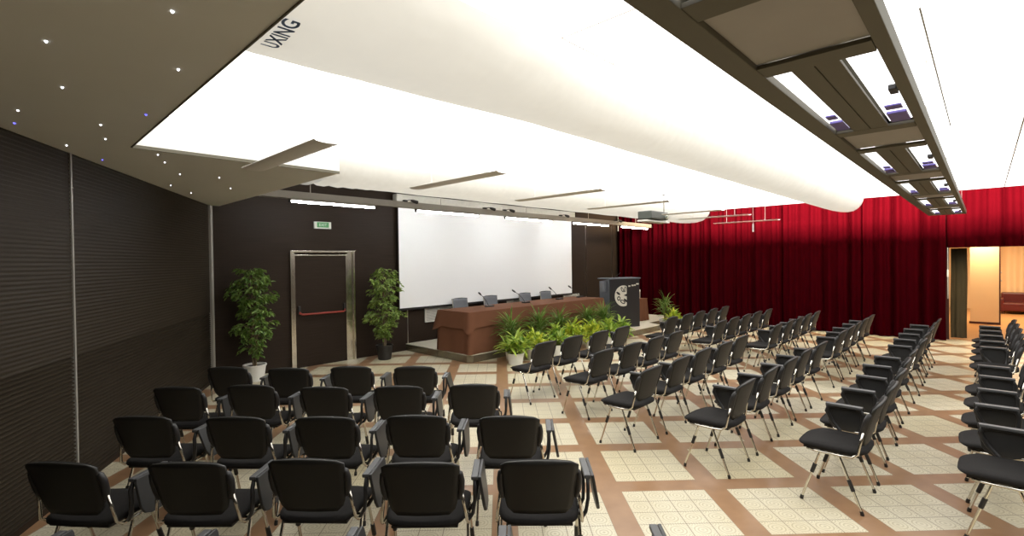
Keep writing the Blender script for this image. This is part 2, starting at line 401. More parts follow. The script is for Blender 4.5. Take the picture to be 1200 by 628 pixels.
# fabric ducts slung under the membrane
DPROF = [(6.10, 3.168), (6.18, 3.125), (6.32, 3.06), (6.50, 2.985), (6.68, 2.918), (6.84, 2.872), (6.96, 2.858), (7.06, 2.875), (7.14, 2.925), (7.20, 3.0), (7.235, 3.085), (7.245, 3.168)]
def duct_z(t, P=DPROF):
    for (a0, z0), (a1, z1) in zip(P, P[1:]):
        if a0 <= t <= a1: return z0 + (z1 - z0) * (t - a0) / (a1 - a0)
    return ZM
DPROF2 = [(6.04, 3.168), (6.07, 3.05), (6.15, 2.955), (6.30, 2.895), (6.50, 2.86), (6.72, 2.845), (6.92, 2.850), (7.06, 2.885), (7.16, 2.95), (7.22, 3.03), (7.25, 3.10), (7.255, 3.168)]
NEAR = [(6.10, 3.168), (6.16, 3.10), (6.24, 3.04), (6.35, 2.995), (6.48, 2.972), (6.62, 2.968), (6.76, 2.980), (6.89, 3.005), (7.01, 3.04), (7.12, 3.08), (7.19, 3.12), (7.245, 3.168)]
def near_w(s): return max(0.0, min(1.0, (3.0 - s) / 1.7))
def duct(off, s0, s1, sag, label, wrinkle, DPROF=DPROF, flat=False):
    rnd = random.Random(3 + int(off * 10))
    mb = MB(); N = 70; rows = []
    for i in range(N + 1):
        s = s0 + (s1 - s0) * (i / N) ** 1.25
        row = []
        for k, (t, z) in enumerate(DPROF):
            if flat:
                w_ = near_w(s); t, z = t + (NEAR[k][0] - t) * w_, z + (NEAR[k][1] - z) * w_
            drop = (ZM - z)
            e = 1.0 + sag * math.sin(math.pi * min(1, i / N * 1.05)) ** 0.5 + 0.012 * math.sin(s * 5.3 + k) + wrinkle * math.exp(-(s - s0) * 2.2) * math.sin(s * 31 + k * 0.7)
            row.append(mb.b.verts.new(SL(s, t + off, min(ZM - 0.001, ZM - drop * e))))
        rows.append(row)
    for a0, a1 in zip(rows, rows[1:]):
        for k in range(len(DPROF) - 1): mb.face([a0[k], a0[k + 1], a1[k + 1], a1[k]])
    mb.face(rows[-1]); mb.face(rows[0][::-1])
    o = obj('fabric_duct', mb, M['duct'], None, 'all', STAGE)
    return tag(o, label, 'air duct')
d1 = duct(0.0, 0.82, 12.7, 0.0, 'long white fabric air duct with blue lettering slung under the glowing ceiling', 0.03, DPROF, True)
duct(-3.25, 2.62, 12.7, 0.0, 'white fabric air duct along the stage edge of the glowing ceiling', 0.10, DPROF2)
# lettering printed on the near end of the first duct
fc = bpy.data.curves.new('lettering', 'FONT'); fc.body = 'UXING'; fc.size = 0.105; fc.extrude = 0.0; fc.offset = 0.0022
fo = bpy.data.objects.new('lettering_source', fc); C.objects.link(fo)
bpy.context.view_layer.update()
dg = bpy.context.evaluated_depsgraph_get()
tme = bpy.data.meshes.new_from_object(fo.evaluated_get(dg)); bpy.data.objects.remove(fo)
bmt = bmesh.new(); bmt.from_mesh(tme)
bmesh.ops.triangulate(bmt, faces=bmt.faces)
wmax = max(v.co.x for v in bmt.verts)
for v in bmt.verts:
    t = 6.56 + v.co.x / wmax * 0.29; s = 0.985 - v.co.y
    v.co = SL(s, t, duct_z(t, NEAR) - 0.010)
bmt.to_mesh(tme); bmt.free(); tme.materials.clear(); tme.materials.append(M['ink']); tme.name = 'lettering'
o = bpy.data.objects.new('lettering', tme); C.objects.link(o); o.parent = d1

# suspended reflector wings over the stage front
for k, s in enumerate((1.56, 3.23, 4.89, 6.54, 8.42, 9.72, 11.52)):
    t0, t1, z0 = (4.88 if k == 4 else 4.58), 5.93, 2.70
    nm = ('the star ceiling corner', 'the screen edge near the door', 'the first mesh chair', 'the middle of the screen', 'the projector', 'the curtain, second from it', 'the red curtain itself')[k]
    root = thing('reflector_wing', 'curved grey metal ceiling wing, %s in the row counted from the star ceiling' % ('first', 'second', 'third', 'fourth', 'fifth', 'sixth', 'seventh')[k], 'ceiling reflector', W(s, (t0 + t1) / 2, z0), R(45), 'hanging reflector wings above the stage front')
    hl = (t1 - t0) / 2
    mb = MB()
    pr = [(-0.10, 0.012), (-0.085, 0.004), (-0.06, 0.0), (0.0, -0.002), (0.05, 0.003), (0.08, 0.010), (0.105, 0.022)]
    up = [(x, z + 0.003) for x, z in pr][::-1]
    rows = [[mb.b.verts.new((x, y, z)) for x, z in pr + up] for y in (-hl, hl)]
    n = len(rows[0])
    for i in range(n): mb.face([rows[0][i], rows[0][(i + 1) % n], rows[1][(i + 1) % n], rows[1][i]])
    mb.face(rows[0]); mb.face(rows[1][::-1])
    obj('wing', mb, M['white'], root, True)
    for y in (-hl * 0.6, hl * 0.6):
        mb = MB(); mb.tube([(0, y, 0.002), (0, y, ZM - z0 - .006)], 0.004, 6); obj('suspension_rod', mb, M['vent'], root)

# small white pendant cylinders (stage corner and below the last wing)
for (s, t, z0, z1, lab) in ((12.62, 1.35, 2.74, 3.04, 'slim white tube pendant at the stage corner beside the red curtain'), (10.0, 5.9, 2.40, 2.56, 'short white tube pendant hanging before the red curtain')):
    r_ = thing('tube_pendant', lab, 'pendant', W(s, t, z0), R(45))
    mb = MB(); mb.lathe([(0.010, 0), (0.014, 0.004), (0.014, z1 - z0 - 0.03), (0.008, z1 - z0)], 12); obj('tube', mb, M['white'], r_, True)
    mb = MB(); mb.tube([(0, 0, z1 - z0 - .002), (0, 0, ZM - z0 + (0 if t > 3 else .3))], 0.004, 6); obj('suspension_rod', mb, M['vent'], r_)

# lamp trunking in front of the stage wall
TT = 1.37
root = thing('lamp_trunking', 'grey metal trunking running above the screen with white tube lamps', 'light rail', W(2.5, TT, 2.88), R(45))
mb = MB(); mb.box(0.15, 12.0, -0.05, 0.05, 0.03, 0.14, 0.006); obj('rail', mb, M['trunk'], root)
for x in (1.0, 3.6, 6.1, 8.6, 11.1):
    mb = MB(); mb.tube([(x, 0, 0.135), (x, 0, ZT - 2.88)], 0.006, 6); obj('suspension_rod', mb, M['steel'], root)
LAMPS = [(3.17, 4.65), (5.50, 7.10), (7.89, 9.54), (10.37, 12.08), (12.72, 14.35)]
lampnm = ('above the door', 'above the screen edge by the leafy tree', 'above the middle of the screen', 'above the far screen edge', 'before the red curtain')
for (s0, s1), nm in zip(LAMPS, lampnm):
    r_ = thing('tube_lamp', 'lit white tube lamp under the grey trunking %s' % nm, 'lamp', W((s0 + s1) / 2, TT, 2.86), R(45), 'tube lamps along the stage wall')
    h = (s1 - s0) / 2
    mb = MB(); mb.box(-h, h, -0.035, 0.035, 0.024, 0.05, 0.004); obj('housing', mb, M['trunk'], r_)
    mb = MB(); mb.tube([(-h + .02, 0, 0.008), (h - .02, 0, 0.008)], 0.0145, 10); obj('tube', mb, M['tubelamp'], r_, True)
    for x in (-h + .01, h - .01):
        mb = MB(); mb.box(x - .012, x + .012, -0.02, 0.02, -0.012, 0.03, 0.003); obj('lamp_holder', mb, M['black'], r_)
for k, s in enumerate((5.25, 7.25, 7.85, 9.85, 12.35)):
    lb = ('left of the second lamp', 'beside the end of the second lamp', 'beside the start of the third lamp', 'between the third and fourth lamps', 'between the fourth and fifth lamps')[k].replace('left of', 'just before')
    r_ = thing('spotlight', 'small dark spotlight clamped on the trunking %s' % lb, 'spotlight', W(s, TT + .05, 3.03), R(45), 'spotlights clamped to the trunking')
    mb = MB(); mb.box(-0.03, 0.03, -0.02, 0.06, -0.015, 0.02, 0.004); obj('clamp', mb, M['black'], r_)
    mb = MB(); mb.tube([(0, -.01, 0.0), (0.05, -0.06, 0.02), (0.12, -0.07, 0.0)], 0.007, 6); obj('arm', mb, M['black'], r_)
    mb = MB(); mb.tube([(0.07, -0.07, 0.01), (0.12, -0.075, -0.002), (0.20, -0.08, -0.02)], [0.018, 0.03, 0.034], 12); obj('lamp_head', mb, M['black'], r_, True)

# lighting raft on the camera side
RZ = 2.70; RS0, RS1 = -1.6, 12.92
raft = thing('lighting_raft', 'long dark metal lighting raft with paired glowing trays running towards the red curtain', 'ceiling light', W(0, 8.57, RZ), R(45))
def rafty(t): return 8.57 - t
for (ta, tb) in ((8.275, 8.378), (8.783, 8.835)):
    mb = MB(); mb.box(RS0, RS1, rafty(tb), rafty(ta), 0, 0.075, 0.004); obj('side_rail', mb, M['raft'], raft)
mb = MB(); mb.box(RS0, RS1, rafty(8.783), rafty(8.378), 0.070, 0.078); obj('top_plate', mb, M['raft'], raft)
OPEN = [(-1.3, -0.78), (0.10, 1.54), (2.40, 3.83), (4.70, 6.12), (6.98, 8.44), (9.28, 10.68), (11.52, 12.82)]
for (a0, a1) in OPEN:
    for (ya, yb) in ((8.478, 8.563), (8.568, 8.655)):
        mb = MB(); mb.box(a0 - .02, a1 + .02, rafty(yb), rafty(ya), 0.004, 0.02, 0.002); obj('centre_panel', mb, M['raft'], raft)
    for (ya, yb, sd) in ((8.382, 8.474, 0), (8.662, 8.778, 1)):
        mb = MB(); mb.box(a0, a1, rafty(yb), rafty(ya), 0.034, 0.046); tr = obj('light_tray', mb, M['tray'], raft)
        mb = MB(); mb.box(a1 - .26, a1 - .03, rafty(yb) + .012, rafty(ya) - .012, 0.016, 0.033, 0.004)
        mb.box(a1 - .42, a1 - .33, rafty(yb) + .02, rafty(ya) - .02, 0.022, 0.033, 0.004); obj('ballast', mb, M['ballast'], tr)
        if sd:
            mb = MB(); mb.box(a0 + .62, a0 + .72, rafty(yb) + .002, rafty(yb) + .035, 0.008, 0.034, .004); obj('lamp_holder', mb, M['black'], tr)
PAN = [(-.78, .10)] + [(OPEN[i][1], OPEN[i + 1][0]) for i in range(1, len(OPEN) - 1)]
for (a0, a1) in PAN:
    for xa, xb in ((a0, a0 + .13), (a1 - .13, a1)):
        mb = MB(); mb.box(xa, xb, rafty(8.78), rafty(8.38), 0.002, 0.02, .002); obj('cross_member', mb, M['raft'], raft)
    mb = MB(); mb.box(a0 + .13, a1 - .13, rafty(8.78), rafty(8.38), 0.022, 0.04, .003); obj('blank_panel', mb, M['raftpanel'], raft)
mb = MB(); mb.box(12.82, RS1, rafty(8.78), rafty(8.38), 0.0, 0.07, .003); obj('end_plate', mb, M['raft'], raft)
for x in (-0.3, 2.0, 4.2, 6.55, 8.85, 11.1):
    for y in (rafty(8.33), rafty(8.81)):
        mb = MB(); mb.tube([(x, y, 0.07), (x, y, ZM - RZ)], 0.004, 6); obj('suspension_rod', mb, M['steel'], raft)

# ------------------------------------------------------------------ curtain
def drape(name, t0, t1, z0, z1, s_mid, amp, lab, m_, cat='curtain', freq=7.0, seed=1, group=None):
    rnd = random.Random(seed); n = int((t1 - t0) * 64)
    ph = [rnd.uniform(0, 6.28) for _ in range(5)]
    xs_ = []
    for i in range(n + 1):
        t = t0 + (t1 - t0) * i / n
        w_ = (1 - 2 * abs(math.sin(t * freq * 1.25 + ph[0] + 1.4 * math.sin(t * 2.3 + ph[1]))) ** .7) * 0.6 + math.sin(t * freq * 5.1 + ph[2] + math.sin(t * 5 + ph[4])) * 0.3 + math.sin(t * freq * .7 + ph[3]) * 0.3
        xs_.append((t, s_mid + amp * w_))
    zs = [z0, z0 + .02] + [z0 + (z1 - z0) * k / 6 for k in range(1, 6)] + [z1]
    mb = MB(); rows = []
    for z in zs:
        f = 1.0 + 0.25 * (1 - (z - z0) / max(.1, (z1 - z0)))
        rows.append([mb.b.verts.new(SL(s_mid + (s - s_mid) * f, t + 0.006 * math.sin(z * 3 + t * 4), z)) for (t, s) in xs_])
    for a0, a1 in zip(rows, rows[1:]):
        for i in range(n): mb.face([a0[i], a0[i + 1], a1[i + 1], a1[i]])
    o = obj(name, mb, m_, None, 'all', STAGE)
    sd = o.modifiers.new('thick', 'SOLIDIFY'); sd.thickness = 0.006
    return tag(o, lab, cat, group)
CP = [0.03, 2.95, 5.15, 6.95, 8.47]
cn = ('beside the stage corner', 'second from the stage corner', 'third from the stage, below the long duct end', 'bordering the bright doorway')
for k in range(4):
    drape('curtain', CP[k], CP[k + 1] - .006, 0.02, ZT - .02, S_CURT, 0.10, 'dark red velvet curtain panel %s' % cn[k], M['curtain'], seed=k + 1, group='red velvet curtain panels')
drape('curtain', 8.475, 10.41, DZ - .01, ZT - .02, S_CURT - .03, 0.06, 'short dark red velvet curtain panel hanging over the doorway', M['curtain'], seed=11, group='red velvet curtain panels')
drape('curtain', 10.42, T_R - .05, 0.02, ZT - .02, S_CURT, 0.10, 'dark red velvet curtain panel on the far side of the doorway', M['curtain'], seed=12, group='red velvet curtain panels')
OLV = drape('door_curtain', 8.52, 8.80, 0.03, DZ - .02, 15.16, 0.03, 'olive brown curtain gathered at the edge of the doorway', M['olive'], 'curtain', 12.0, 21)
mb = MB(); mb.tube([SL(14.58, 8.497, 2.08), SL(14.58, 8.50, 1.1), SL(14.58, 8.50, .95)], [.006, .006, .004], 6)
mb.lathe([(0.006, 0), (0.016, 0.02), (0.016, 0.16), (0.006, 0.18)], 10, SL(14.58, 8.498, 1.42))
obj('pull_cord', mb, M['white'], OLV, True)

# room beyond the doorway
mb = MB(); mb.box(15.08, 24.2, -12.0, -7.2, -0.05, 0.004); struct('floor', mb, M['parquet'], M=STAGE)
mb = MB(); mb.box(15.08, 24.2, -7.25, -7.2, 0, 2.7); mb.box(15.08, 24.2, -12.05, -12.0, 0, 2.7); mb.box(24.1, 24.2, -12, -7.2, 0, 2.7); struct('wall_lobby', mb, M['cream'], M=STAGE)
mb = MB(); mb.box(15.08, 24.2, -12.05, -7.2, 2.7, 2.78); struct('ceiling', mb, M['cream'], M=STAGE)
pt = thing('partition', 'tall cream partition panel with dark edges standing beyond the doorway', 'partition', W(18.86, 9.08, 0.004), R(45))
mb = MB(); mb.box(-0.03, 0.03, -0.29, 0.29, 0.06, 2.60); obj('panel', mb, M['cream'], pt)
mb = MB(); mb.box(-0.04, 0.04, -0.32, -0.29, 0, 2.62); obj('frame_post', mb, M['darkwood'], pt)
mb = MB(); mb.box(-0.04, 0.04, -0.29, 0.31, 0, 0.06); obj('skirting', mb, M['darkwood'], pt)
for z in (1.42, 1.2):
    mb = MB(); mb.box(-.03, .03, -.345, -.32, z - .02, z + .02, .004); obj('hinge', mb, M['steel'], pt)
drape('pale_curtain', 9.0, 11.8, 0.02, 2.65, 23.6, 0.14, 'pale beige pleated curtain on the far wall beyond the doorway', M['striped'], 'curtain', 3.0, 31)
sf = thing('sofa', 'dark wine-red sofa in the bright room beyond the doorway', 'sofa', W(22.85, 10.2, 0.004), R(45))
mb = MB(); mb.box(-0.45, 0.35, -0.95, 0.72, 0.10, 0.36, 0.04); obj('seat', mb, M['sofa'], sf)
mb = MB(); mb.box(0.30, 0.52, -0.95, 0.72, 0.12, 0.66, 0.05); obj('backrest', mb, M['sofa'], sf)
for y in (-1.02, 0.66):
    mb = MB(); mb.box(-0.45, 0.5, y, y + .16, 0.08, 0.50, 0.04); obj('armrest', mb, M['sofa'], sf)
for x in (-.38, .42):
    for y in (-.9, .68):
        mb = MB(); mb.lathe([(.025, 0), (.03, .1)], 10, (x, y, 0)); obj('leg', mb, M['darkwood'], sf)
lm = thing('ceiling_spot', 'warm round ceiling spot above the cream partition beyond the doorway', 'lamp', W(18.35, 9.05, 2.66), 0)
mb = MB(); mb.lathe([(.08, .036), (.09, 0.0), (.07, -.012)], 18); obj('housing', mb, M['white'], lm, True)
mb = MB(); mb.lathe([(.06, -.013), (.058, -.018)], 18); obj('bulb', mb, M['warmlamp'], lm)

# ------------------------------------------------------------------ stage wall furniture
# emergency door
dr = MB(); dr.box(3.80, 4.785, -0.010, -0.002, 0.02, 2.045)
dr = struct('door_1', dr, M['wood'], M=STAGE)
mb = MB(); mb.box(3.71, 3.755, -0.05, 0.0, 0, 2.145, .004); mb.box(3.762, 3.80, -0.03, 0.0, 0, 2.10, .004)
obj('door_frame', mb, M['jamb'], dr)
mb = MB(); mb.box(4.785, 4.815, -0.03, 0.0, 0, 2.075, .004); obj('door_frame', mb, M['jamb'], dr)
mb = MB(); mb.box(4.82, 4.93, -0.02, 0.0, 0, 2.12, .002); mb.box(4.93, 4.965, -0.06, 0, 0, 2.145, .004); obj('door_jamb', mb, M['jamb'], dr)
mb = MB(); mb.box(3.71, 4.965, -0.06, 0.0, 2.115, 2.15, .004); mb.box(3.77, 4.81, -0.03, 0, 2.05, 2.075, .003); obj('door_head', mb, M['jamb'], dr)
mb = MB(); mb.tube([SL(3.86, .01, 1.05), SL(3.865, .07, 1.0), SL(3.90, .085, 0.98), SL(4.70, .085, 0.975), SL(4.735, .07, .995), SL(4.74, .01, 1.05)], 0.019, 10)
pb = obj('panic_bar', mb, M['red'], dr, True)
for s in (3.86, 4.74):
    mb = MB(); mb.box(s - .022, s + .022, -.06, -.011, .985, 1.13, .008); obj('bar_bracket', mb, M['black'], pb)
# exit sign
es = thing('exit_sign', 'small green and white exit sign on the dark wall above the door', 'sign', W(4.335, 0.0, 2.565), R(45))
mb = MB(); mb.box(-0.165, 0.165, -0.035, -0.002, 0, 0.128, .004); obj('sign_case', mb, M['signwhite'], es)
mb = MB(); mb.box(-0.115, 0.115, -0.039, -0.036, 0.022, 0.118); pn = obj('sign_panel', mb, M['green'], es)
fc = bpy.data.curves.new('sign_lettering', 'FONT'); fc.body = 'EXIT'; fc.size = 0.075; fc.align_x = 'CENTER'
fo = bpy.data.objects.new('x', fc); C.objects.link(fo); bpy.context.view_layer.update()
tme = bpy.data.meshes.new_from_object(fo.evaluated_get(bpy.context.evaluated_depsgraph_get())); bpy.data.objects.remove(fo)
tme.materials.clear(); tme.materials.append(M['signwhite']); tme.name = 'sign_lettering'
o = bpy.data.objects.new('sign_lettering', tme); C.objects.link(o); o.parent = pn; o.matrix_basis = Matrix.Translation((0, -0.0405, 0.045)) @ Matrix.Rotation(R(90), 4, 'X')

# projection screen
ps = thing('projection_screen', 'wide white projection screen hanging on the dark stage wall', 'screen', W(8.99, 0.10, 0.93), R(45))
mb = MB(); mb.box(-3.03, 3.03, -0.006, 0.0, 0.0, 2.26); obj('screen_sheet', mb, M['screen'], ps)
mb = MB(); mb.box(-3.05, 3.05, -0.012, 0.012, -0.05, -0.002, .006); obj('bottom_bar', mb, M['black'], ps)
mb = MB(); mb.box(3.03, 3.05, -.004, .002, -.01, 2.26); mb.box(-3.05, -3.03, -.004, .002, -.01, 2.26); obj('border', mb, M['black'], ps)
mb = MB(); mb.box(-3.12, 3.12, -0.09, 0.07, 2.25, 2.42, .02); obj('roller_case', mb, M['vent'], ps)

# low wall vents behind the table
for (s0, s1, nm) in ((6.67, 7.44, 'partly behind the table end'), (9.30, 9.95, 'behind the middle of the table'), (11.72, 12.5, 'behind the far end of the table')):
    v = thing('wall_vent', 'pale slatted vent low on the stage wall %s' % nm, 'vent', W((s0 + s1) / 2, 0, 0.56), R(45), 'wall vents behind the table')
    h = (s1 - s0) / 2
    mb = MB(); mb.box(-h, h, -.02, -.001, 0, .325, .004); obj('vent_panel', mb, M['ventslat'], v)
    mb = MB(); mb.box(-h, h, -.03, -.018, 0, .03); mb.box(-h, h, -.03, -.018, .295, .325); mb.box(-h, -h + .03, -.03, -.018, 0, .325); mb.box(h - .03, h, -.03, -.018, 0, .325); mb.box(-.012, .012, -.03, -.018, 0, .325)
    obj('frame', mb, M['vent'], v)
    mb = MB()
    for k in range(9): mb.box(-h + .03, h - .03, -.028, -.021, .045 + k * .028, .057 + k * .028)
    obj('slats', mb, M['vent'], v)

# dais
dz = 0.15
da = [(6.17, 0.0), (6.14, 2.02), (6.22, 2.12), (10.45, 2.14), (10.50, 2.78), (12.35, 2.78), (12.6, 2.3), (14.5, 2.3), (14.5, 0.0)]
mb = MB(); mb.prism([SL(*p) for p in da][::-1], 0, dz - .012); ds_ = obj('dais', mb, M['fascia'], None, False, STAGE); tag(ds_, 'low stage platform with a pale top and metallic front under the table', 'stage')
mb = MB(); mb.prism([SL(*p) for p in da][::-1], dz - .012, dz); obj('dais_top', mb, M['daistop'], ds_)

# conference table under a brown cloth
tb = thing('conference_table', 'long table draped to the floor in brown cloth in front of the screen', 'table', W(8.41, 1.625, dz), R(45))
hw, hd = 2.25, 0.465
def skirt_pt(u, v):
    per = [(-hw, hd), (-hw, -hd), (hw, -hd), (hw, hd)]
    Ls = [2 * hd, 2 * hw, 2 * hd, 2 * hw]; tot = sum(Ls); x = u * tot
    for i in range(4):
        if x <= Ls[i] + 1e-9:
            a0 = Vector(per[i]); b0 = Vector(per[(i + 1) % 4]); p = a0.lerp(b0, x / Ls[i]); n = (b0 - a0).normalized(); nrm = Vector((n.y, -n.x)); break
        x -= Ls[i]
    fl = (1 - v) * (0.022 + 0.012 * math.sin(u * 160) + 0.008 * math.sin(u * 71 + 1))
    q = p - nrm * 0 + Vector((p.x / hw, p.y / hd)) * 0 + (-nrm if False else nrm) * -0 
    out_ = Vector((p.x, p.y)) + Vector((math.copysign(min(1, abs(p.x) / hw) ** 12, p.x), math.copysign(min(1, abs(p.y) / hd) ** 12, p.y))) * fl
    return Vector((out_.x, out_.y, 0.006 + v * 0.785))
mb = MB(); mb.grid(skirt_pt, 260, 5, True); obj('cloth_skirt', mb, M['cloth'], tb, 'all')
mb = MB(); mb.box(-hw - .004, hw + .004, -hd - .004, hd + .004, 0.786, 0.802, .006); obj('tabletop', mb, M['cloth'], tb, True)
def val_pt(u, v):
    p = skirt_pt(u, 1.0)
    d_ = 0.30 + 0.018 * math.sin(u * 30)
    cx = max(0, 1 - min((Vector((p.x, p.y)) - Vector((sx * hw, sy * hd))).length for sx in (-1, 1) for sy in (-1, 1)) / 0.13)
    d_ += 0.10 * cx
    o_ = 0.012 + (1 - v) * (0.028 + 0.05 * cx)
    ex = math.copysign(min(1, abs(p.x) / hw) ** 14, p.x); ey = math.copysign(min(1, abs(p.y) / hd) ** 14, p.y)
    return Vector((p.x + ex * o_, p.y + ey * o_, 0.798 - (1 - v) * d_))
mb = MB(); mb.grid(val_pt, 260, 4, True); vo = obj('cloth_valance', mb, M['cloth'], tb, 'all')

# gooseneck microphones on the table
for k, (s, s2) in enumerate(((7.22, 6.97), (8.37, 8.00), (9.60, 9.27), (10.45, 10.05))):
    mc = thing('microphone', 'black gooseneck microphone standing on the brown table, %s from its near end' % ('first', 'second', 'third', 'fourth')[k], 'microphone', W(s, 1.53, dz + .803), R(45), 'gooseneck microphones on the table')
    mb = MB(); mb.prism([(-.10, -.05), (.10, -.05), (.09, .05), (-.09, .05)], 0, .018); mb.box(-.09, .09, -.045, .045, .018, .03, .006); obj('base', mb, M['black'], mc)
    dx = s2 - s
    mb = MB(); mb.tube([(dx * .1, 0, .03), (dx * .35, 0, .13), (dx * .7, 0.0, .22), (dx, 0.0, .275)], .006, 6); obj('gooseneck', mb, M['black'], mc)
    mb = MB(); mb.tube([(dx * .92, 0, .258), (dx * 1.05, 0, .287), (dx * 1.2, 0, .315)], [.012, .02, .014], 10); obj('head', mb, M['black'], mc, True)

# mesh-backed chairs behind the table
def mesh_chair():
    t = thing('meeting_chair', 'x', 'chair')
    mb = MB(); mb.box(-.24, .24, -.22, .24, .42, .47, .02); obj('seat', mb, M['black'], t)
    mb = MB()
    mb.grid(lambda u, v: Vector((-.22 + .44 * u, -.25 - .05 * v + .05 * (2 * u - 1) ** 2, .55 + .35 * v)), 10, 6); o = obj('backrest', mb, M['mesh_grey'], t, 'all')
    o.modifiers.new('t', 'SOLIDIFY').thickness = .012
    mb = MB(); mb.tube([(-.225, -.25, .89), (-.1, -.30, .90), (.1, -.30, .90), (.225, -.25, .89)], .016, 8); obj('top_rail', mb, M['black'], t)
    for x in (-.22, .22):
        mb = MB(); mb.tube([(x, -.25, .9), (x, -.21, .55), (x, -.2, .43)], .012, 8); obj('back_frame', mb, M['steel'], t)
        for y in (-.2, .2):
            mb = MB(); mb.tube([(x, y, .43), (x * 1.06, y * 1.1, 0.0)], .012, 8); obj('leg', mb, M['steel'], t)
    return t
mc0 = mesh_chair(); tr = proto_tree(mc0)
for k, s in enumerate((7.48, 8.46, 9.72, 10.58)):
    o = mc0 if k == 0 else copy_tree(tr)
    o.location = W(s, 0.52, dz + .004); o.rotation_euler = (0, 0, R(225))
    tag(o, 'grey mesh-backed chair behind the brown table, %s from the leafy tree' % ('first', 'second', 'third', 'fourth')[k], 'chair', 'mesh chairs behind the table')

# lectern
lec = thing('lectern', 'tall dark lectern with a pale round emblem beside the brown table', 'lectern', W(11.33, 2.32, dz), R(45 - 22.5))
mb = MB(); mb.box(-.46, .46, -.02, .02, 0, 1.26, .004); fp = obj('front_panel', mb, M['lectern'], lec)
for x in (-.47, .45):
    mb = MB(); mb.prism([(.02, 0), (.42, 0), (.46, 1.20), (.02, 1.26)], x, x + .02, Matrix(((0, 0, 1, 0), (1, 0, 0, 0), (0, 1, 0, 0), (0, 0, 0, 1)))); obj('side_panel', mb, M['lectern_side'], lec)
mb = MB(); mb.box(-.50, .48, -.05, .50, 1.255, 1.285, .006); obj('top', mb, M['lectern_side'], lec)
mb = MB(); mb.box(-.45, .45, .05, .42, .70, .72); obj('shelf', mb, M['lectern'], lec)
mb = MB(); mb.box(-.56, -.475, .12, .30, .92, 1.20, .03); obj('speaker_box', mb, M['mesh_grey'], lec)
mb = MB(); mb.tube([(-.2, .2, 1.28), (-.05, .22, 1.36), (.05, .25, 1.41)], .006, 6); obj('gooseneck', mb, M['black'], lec)
# emblem: round disc cut off on one side, with dark cut-outs
def disc(cx, cz, r, y, cut=None, n=40, sx=1.0, rot=0.0):
    pts = []
    for k in range(n):
        a_ = 2 * math.pi * k / n; x = r * sx * math.cos(a_); z = r * math.sin(a_)
        if cut is not None: x = min(x, cut)
        x, z = x * math.cos(rot) - z * math.sin(rot), x * math.sin(rot) + z * math.cos(rot)
        pts.append((cx + x, cz + z))
    return pts
XZ = Matrix(((1, 0, 0, 0), (0, 0, 1, 0), (0, 1, 0, 0), (0, 0, 0, 1)))
def plate(mb, pts, y0, y1): mb.prism(pts, y0, y1, XZ)
mb = MB(); plate(mb, disc(-.06, .82, .27, 0, cut=.10), -.030, -.021); em = obj('emblem', mb, M['silver'], fp)
mb = MB()
plate(mb, [(.05, .80), (-.06, .835), (.05, .88)], -.034, -.0305)
for (cx, cz, r, sx_, rt) in ((-.10, .985, .075, .45, .5), (-.015, .99, .075, .4, -.2), (-.225, .89, .07, .4, 1.0), (-.21, .76, .06, .9, 0), (-.09, .67, .085, .55, 1.1), (.0, .70, .07, .45, .9)):
    plate(mb, disc(cx, cz, r, 0, None, 20, sx_, rt), -.033, -.0305)
cuts = obj('emblem_cutouts', mb, M['lectern'], em)
mb = MB()
for (cx, cz, r, sx_, rt) in ((-.10, .985, .045, .35, .5), (-.015, .99, .045, .3, -.2), (-.21, .76, .03, .9, 0), (-.09, .67, .05, .45, 1.1)):
    plate(mb, disc(cx, cz, r, 0, None, 16, sx_, rt), -.036, -.0335)
obj('emblem_inlay', mb, M['silver'], em)
for x0, x1, z in ((.10, .16, 1.05), (.20, .27, 1.065), (.285, .33, 1.07), (.35, .43, 1.10)):
    mb = MB(); mb.box(x0, x1, -.026, -.021, z, z + .035); obj('emblem_strip', mb, M['silver'], fp)

# little cloth-covered stand with a box beside the lectern
stn = thing('side_stand', 'small stand under dark red cloth between the lectern and the corner plant', 'stand', W(12.9, 1.75, dz), R(45))
mb = MB(); mb.grid(lambda u, v: Vector(((.24 + .03 * (1 - v) + .012 * (1 - v) * math.sin(u * 75)) * max(-1, min(1, 1.35 * math.cos(2 * math.pi * u))), (.24 + .03 * (1 - v) + .012 * (1 - v) * math.sin(u * 75)) * max(-1, min(1, 1.35 * math.sin(2 * math.pi * u))), .004 + .62 * v)), 72, 4, True)
obj('cloth_drape', mb, M['cloth'], stn, 'all')
mb = MB(); mb.box(-.24, .24, -.24, .24, .618, .632, .005); obj('top', mb, M['cloth'], stn)
bx = thing('paper_box', 'pale printed box standing on the small cloth-covered stand', 'box', W(12.88, 1.78, dz + .632), R(30))
mb = MB(); mb.box(-.10, .10, -.05, .05, 0, .26, .004); obj('carton', mb, M['box'], bx)
mb = MB(); mb.box(-.10, .10, -.053, -.05, .20, .25); mb.box(.02, .05, -.053, -.05, .05, .16); obj('printed_panel', mb, M['white'], bx)

